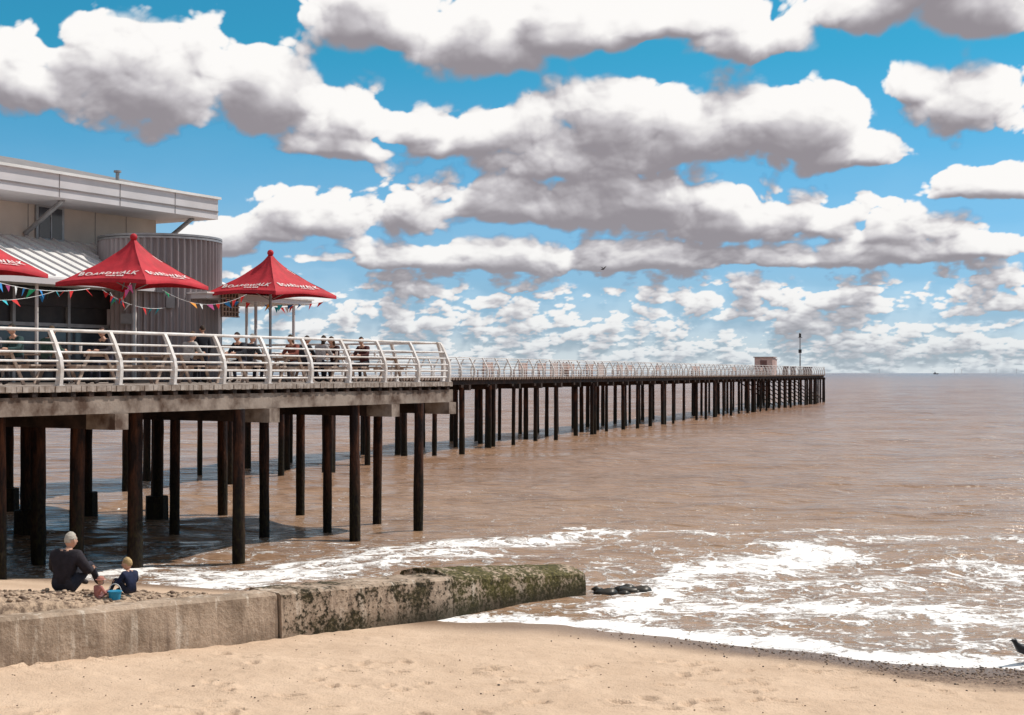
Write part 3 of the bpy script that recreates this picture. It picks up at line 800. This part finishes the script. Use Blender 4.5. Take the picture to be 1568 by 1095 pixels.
# ---------------------------------------------------------------- people
SKIN=mat('skin',(.56,.33,.24),.6,(.48,.27,.19),20)
EYEM=mat('eye_dark',(.03,.02,.02),.3); LIP=mat('lip',(.4,.15,.13),.6)
mcache={}
def cm(c,nm):
    k=(nm,c)
    if k not in mcache: mcache[k]=mat(nm,c,.85,tuple(x*.6 for x in c),9,.5,35)
    return mcache[k]
def pose(kind):
    J={}
    def both(n,x,y,z):
        J[n+'L']=(-x,y,z); J[n+'R']=(x,y,z)
    if kind=='stand':
        J.update(pel=(0,0,.95),spi=(0,-.01,1.14),che=(0,0,1.33),nek=(0,0,1.49),hed=(0,.02,1.57))
        both('sh',.175,0,1.42);both('el',.23,-.02,1.13);both('wr',.22,.08,.90)
        both('hi',.09,0,.90);both('kn',.10,.02,.50);both('an',.10,-.02,.09);both('to',.12,.15,.04)
    elif kind=='bench':
        J.update(pel=(0,0,.55),spi=(0,.02,.74),che=(0,.07,.93),nek=(0,.11,1.08),hed=(0,.15,1.16))
        both('sh',.175,.07,1.02);both('el',.23,.20,.80);both('wr',.13,.42,.80)
        both('hi',.10,.02,.53);both('kn',.13,.44,.52);both('an',.13,.38,.09);both('to',.14,.54,.04)
    elif kind=='ground':
        J.update(pel=(0,0,.13),spi=(0,-.03,.31),che=(0,.03,.50),nek=(0,.09,.64),hed=(0,.14,.70))
        both('sh',.20,.05,.565);both('el',.31,.14,.33);both('wr',.20,.42,.34)
        both('hi',.11,.03,.12);both('kn',.17,.42,.42);both('an',.14,.66,.09);both('to',.14,.81,.05)
    return J
def human(name,kind,loc,face,top,leg,hair,scale=1.,headturn=0.,girth=1.,hairlen=0,headscale=1.,tilt=0.,hat=None,shortlegs=False):
    J=pose(kind)
    keys=list(J); idx={k:i for i,k in enumerate(keys)}
    E=[('pel','spi'),('spi','che'),('che','nek'),('nek','hed')]
    for s in 'LR': E+=[('che','sh'+s),('sh'+s,'el'+s),('el'+s,'wr'+s),('pel','hi'+s),('hi'+s,'kn'+s),('kn'+s,'an'+s),('an'+s,'to'+s)]
    R={'pel':.135*girth,'spi':.125*girth,'che':.145*girth,'nek':.058,'hed':.052,'sh':.082*girth,'el':.056*girth,'wr':.036,'hi':.098*girth,'kn':.066,'an':.045,'to':.038}
    me=bpy.data.meshes.new('sk'); me.from_pydata([J[k] for k in keys],[(idx[a],idx[b]) for a,b in E],[])
    o=bpy.data.objects.new('sk',me); scene.collection.objects.link(o)
    md=o.modifiers.new('s','SKIN'); md.use_smooth_shade=True
    o.modifiers.new('b','SUBSURF').levels=2
    for k in keys:
        r=R[k if k in R else k[:2]]; sv=me.skin_vertices[0].data[idx[k]]; 
        sv.radius=(r,r*.8) if k in('pel','spi','che') else (r,r)
        sv.use_root=(k=='pel')
    dg=bpy.context.evaluated_depsgraph_get(); dg.update()
    ev=o.evaluated_get(dg); m2=ev.to_mesh()
    mb=MB(); vs=[v.co.copy() for v in m2.vertices]
    bones=[(Vector(J[a]),Vector(J[b]),a,b) for a,b in E]
    fs=[];mi=[]
    for p in m2.polygons:
        c=p.center; best=None;bd=9
        for a,b,na,nb in bones:
            t=max(0,min(1,(c-a).dot(b-a)/(b-a).length_squared)); d=(c-(a+(b-a)*t)).length
            if d<bd: bd=d;best=(na,nb,t)
        na,nb,t=best
        if na=='nek' or (nb=='nek' and t>.75): q=2
        elif nb[:2]=='wr': q=2 if t>.88 else 0
        elif nb[:2]=='kn': q=1
        elif nb[:2]=='an': q=(2 if t>.1 and shortlegs else 1) if t<.85 else 3
        elif nb[:2]=='to': q=3
        elif nb[:2]=='hi': q=1
        elif na=='pel' and t<.12: q=1
        else: q=0
        fs.append(tuple(p.vertices)); mi.append(q)
    mb.v.extend([tuple(v) for v in vs])
    for f,q in zip(fs,mi): mb.f.append(f); mb.m.append(q); mb.s.append(True)
    ev.to_mesh_clear(); bpy.data.objects.remove(o)
    HM=Matrix.Rotation(headturn,3,'Z')@Matrix.Rotation(tilt,3,'X')
    hc=Vector(J['hed'])+Vector((0,.015,.085))*headscale; hs=headscale
    def hf(p):
        x,y,z=p
        if z<0: x*=1-.22*z*z; y*=1-.05*z*z
        if y>0 and z<-.5: y+=.10*(-z-.5)
        if y>0: y*=.93
        return Vector((x,y,z))
    mb.ball(hc,(.076*hs,.096*hs,.118*hs),2,20,14,hf,HM)
    P=lambda x,y,z: hc+HM@(Vector((x,y,z))*hs)
    mb.tube([P(0,.085,.022),P(0,.103,-.008),P(0,.108,-.028),P(0,.088,-.035)],[.008*hs,.012*hs,.016*hs,.010*hs],8,2)
    for sx_ in(-1,1):
        mb.ball(P(sx_*.030,.082,.008),.0115*hs,5,8,6)
        mb.tube([P(sx_*.016,.090,.030),P(sx_*.046,.080,.028)],.005*hs,5,4)
        mb.ball(P(sx_*.080,-.002,-.012),(.014*hs,.022*hs,.034*hs),2,8,8,None,HM)
    mb.tube([P(-.022,.084,-.062),P(0,.091,-.060),P(.022,.084,-.062)],.006*hs,6,6)
    def hairf(p):
        x,y,z=p; k=1.0
        k+=.025*math.sin(9*x+3)*math.cos(8*y)+.02*math.sin(14*z)
        lim=-.38 if y<.15 else .45+.25*y
        if abs(x)>.75 and y>-.5: lim=.05
        if y<.1 and hairlen>0: lim=-.9
        if z<lim: k=.86
        return Vector((x*k,y*k,z*k if z>-.5 else z*.9))
    mb.ball(hc+HM@Vector((0,-.006,.010))*hs,(.082*hs,.102*hs,.118*hs),4,26,22,hairf,HM)
    if hairlen>0: 
        mb.ball(P(0,-.075,-.10),(.065*hs,.045*hs,.12*hs),4,10,8)
    if hat:
        mb.ball(hc+HM@Vector((0,0,.04))*hs,(.096*hs,.112*hs,.098*hs),7,16,10,lambda p:Vector((p.x,p.y,max(p.z,-.05))),HM)
        mb.tube([P(0,0,.035),P(0,.0,.045)],[.15*hs,.12*hs],18,7)
    for s in 'LR':
        w=Vector(J['wr'+s]); d=(w-Vector(J['el'+s])).normalized(); sd=Vector((1,0,0)); sd=(sd-d*sd.dot(d)).normalized(); nn=d.cross(sd)
        sg=-1 if s=='L' else 1
        mb.tube([w-d*.01,w+d*.03,w+d*.075,w+d*.095],[.028,.036,.038,.030],8,2)
        for k,ln in enumerate((.062,.072,.067,.050)):
            o_=sd*(-.030+.020*k)*sg; q0=w+d*.085+o_
            mb.tube([q0,q0+d*ln*.5-Zv*.006,q0+d*ln*.8-Zv*.022,q0+d*ln*.9-Zv*.036],[.0095,.009,.008,.006],6,2)
        q0=w+d*.03-sd*.03*sg; mb.tube([q0,q0+d*.03-sd*.025*sg,q0+d*.062-sd*.03*sg],[.013,.011,.008],6,2)
    if kind=='ground':
        nk=Vector(J['nek']); mb.tube([nk+Vector((0,-.02,-.045)),nk+Vector((0,-.005,.0))],[.098*girth**.5,.078*girth**.5],14,0)
    M=Matrix.Translation(Vector(loc))@Matrix.Rotation(face,4,'Z')@Matrix.Scale(scale,4)
    return mb.obj(name,[cm(top,'top_cloth'),cm(leg,'trouser_cloth'),SKIN,cm((.04,.03,.03),'shoe'),cm(hair,'hair'),EYEM,LIP,cm(hat or (.5,.3,.3),'sunhat')],None,M)
fa=math.atan2(A.y,A.x)-math.pi/2
def seated(a,t,dirn,top,leg,hair,**k):
    v=D_(a,t,DECK-.005); human('seated_person','bench',v,fa if dirn>0 else fa+math.pi,top,leg,hair,headturn=random.uniform(-.5,.5),**k)
seated(-2.4,2.7,-1,(.05,.02,.02),(.03,.03,.05),(.08,.04,.02),hairlen=1)
seated(-3.9,2.7,1,(.04,.04,.05),(.03,.03,.05),(.05,.03,.02))
seated(-3.9,2.1,1,(.45,.42,.42),(.03,.03,.05),(.05,.03,.02),hairlen=1)
seated(-4.75,2.4,-1,(.25,.07,.05),(.05,.05,.07),(.06,.04,.02),hairlen=1)
seated(-6.25,2.8,1,(.05,.05,.06),(.03,.03,.05),(.3,.28,.26))
seated(-7.3,2.2,-1,(.03,.03,.04),(.04,.04,.06),(.03,.02,.02),girth=1.1)
seated(-8.8,2.7,1,(.5,.47,.45),(.04,.04,.06),(.12,.07,.04))
seated(-12.2,2.2,-1,(.04,.03,.04),(.05,.05,.08),(.04,.02,.02))
seated(-13.7,2.6,1,(.05,.09,.07),(.04,.04,.06),(.1,.06,.03),hairlen=1)
seated(-14.9,2.2,-1,(.04,.08,.08),(.03,.03,.04),(.04,.03,.02))
seated(-14.9,2.9,-1,(.12,.12,.14),(.03,.03,.04),(.3,.2,.1),hairlen=1)
seated(-1.7,2.1,-1,(.10,.03,.03),(.03,.03,.04),(.06,.04,.03))
human('standing_person','stand',D_(-6.9,3.9,DECK-.005),.5,(.03,.03,.04),(.03,.03,.045),(.06,.04,.03),scale=.9)
mx,my=-7.22,23.0
man=human('elderly_man','ground',(mx,my,gh(mx,my)-.02),-.30,(.026,.020,.027),(.03,.03,.045),(.50,.45,.39),scale=1.06,headturn=-.3,girth=1.36,headscale=1.04)
human('small_child','ground',(-6.16,23.0,gh(-6.16,23.0)+.03),.9,(.015,.022,.06),(.03,.03,.05),(.52,.36,.18),scale=.60,headturn=.3,headscale=1.45,girth=1.05)
human('toddler','ground',(-6.56,22.55,gh(-6.56,22.55)-.06),-.6,(.5,.2,.17),(.4,.2,.2),(.35,.2,.12),scale=.38,headscale=1.5,hat=(.42,.18,.14))
mb=MB(); c=Vector((-6.30,22.6,gh(-6.30,22.6)-.05))
mb.tube([c,c+Zv*.17],[.075,.105],16,0,True,False); mb.tube([c+Zv*.165,c+Zv*.18],[.115,.115],16,0); mb.tube([c+Zv*.0,c+Zv*.004],[.074,.074],16,0)
mb.tube([c+Vector((.1*math.cos(t),0,.17+.12*math.sin(t))) for t in np.linspace(0,math.pi,10)],.007,5,1)
mb.obj('toy_bucket',[mat('bucket_blue',(.02,.28,.48),.4),mat('bucket_handle',(.6,.6,.6),.4)])

# ---------------------------------------------------------------- birds
def bird_body(mb,c,fwd,sz,mi=0,mi2=1):
    sd=Vector((-fwd.y,fwd.x,0))
    pts=[c-fwd*.22*sz-Zv*.02*sz,c-fwd*.12*sz,c,c+fwd*.10*sz+Zv*.03*sz,c+fwd*.16*sz+Zv*.09*sz,c+fwd*.19*sz+Zv*.14*sz,c+fwd*.23*sz+Zv*.145*sz]
    mb.tube(pts,[.012*sz,.045*sz,.075*sz,.065*sz,.035*sz,.036*sz,.015*sz],10,mi)
    mb.tube([c+fwd*.225*sz+Zv*.145*sz,c+fwd*.275*sz+Zv*.135*sz],[.011*sz,.003*sz],6,mi2)
    for s in(-1,1): mb.ball(c+fwd*.20*sz+Zv*.155*sz+sd*s*.028*sz,.006*sz,mi2,6,4)
    mb.add([c-fwd*.2*sz+sd*.02*sz,c-fwd*.2*sz-sd*.02*sz,c-fwd*.36*sz-sd*.05*sz-Zv*.04*sz,c-fwd*.36*sz+sd*.05*sz-Zv*.04*sz],[(0,1,2,3)],mi)
    return sd
mb=MB(); bx,by=8.16,22.75; c=Vector((bx+.04,by,max(gh(bx,by),0)+.23)); fw=Vector((-.9,-.3,0)).normalized()
sd=bird_body(mb,c,fw,1.15)
for s in(-1,1):
    mb.ball(c-fw*.03+sd*s*.06+Zv*.01,(.16,.02,.055),0,10,6,None,Matrix.Rotation(math.atan2(fw.y,fw.x),3,'Z'))
    mb.tube([c+sd*s*.03-Zv*.05,c+sd*s*.03-fw*.02-Zv*.13,c+sd*s*.03-Zv*.225],[.02,.009,.008],6,1)
    for k in(-.5,0,.5): mb.tube([c+sd*s*.03-Zv*.225,c+sd*s*.03-Zv*.23+(fw*math.cos(k)+sd*math.sin(k))*.05],.005,4,1)
mb.obj('crow',[mat('black_plumage',(.015,.013,.016),.5),mat('bird_leg',(.04,.03,.03),.6)])
mb=MB(); c=Vector((9.6,150,15.6)); fw=Vector((.8,.5,.15)).normalized(); sd=bird_body(mb,c,fw,1.2)
for s in(-1,1):
    up=Zv
    r0=c+fw*.08; w1=c+sd*s*.35+up*.22+fw*.12; w2=c+sd*s*.75+up*.30-fw*.05
    mb.add([r0+fw*.08,w1+fw*.06,w2,w1-fw*.10,r0-fw*.14],[(0,1,3,4),(1,2,3)],0)
mb.obj('flying_gull',[mat('gull_grey',(.06,.055,.06),.7),mat('gull_beak',(.4,.25,.05),.6)])

# ---------------------------------------------------------------- distant vessels
mb=MB(); c=Vector((1490,5000,0))
mb.add([c+Vector(v) for v in [(-8,-2,0),(8,-2,0),(10,-2,3),(-10,-2,3),(-8,2,0),(8,2,0),(10,2,3),(-10,2,3)]],[(0,1,2,3),(7,6,5,4),(3,2,6,7),(0,3,7,4),(1,5,6,2)],0)
mb.box(c+Vector((-3,0,5)),(6,3,4),1); mb.tube([c+Vector((-3,0,7)),c+Vector((-3,0,14))],.3,5,0)
mb.obj('fishing_boat',[mat('hull',(.1,.1,.12),.6),WHITE])
for x,y in ((5600,18000),(5850,18500),(6050,18000),(6230,18300),(6420,18100),(2650,17500),(4700,18200)):
    mb=MB(); c=Vector((x,y,0)); mb.tube([c,c+Zv*45],[2.2,1.5],6,0); mb.box(c+Zv*46,(2.5,6,2.5),0)
    a0=random.random()*2
    for k in range(3):
        t=a0+k*2.094; d=Vector((math.cos(t),0,math.sin(t)))
        mb.tube([c+Zv*46-Vector((0,4,0)),c+Zv*46-Vector((0,4,0))+d*24],[1.5,.5],4,0)
    mb.obj('wind_turbine',[WHITE])
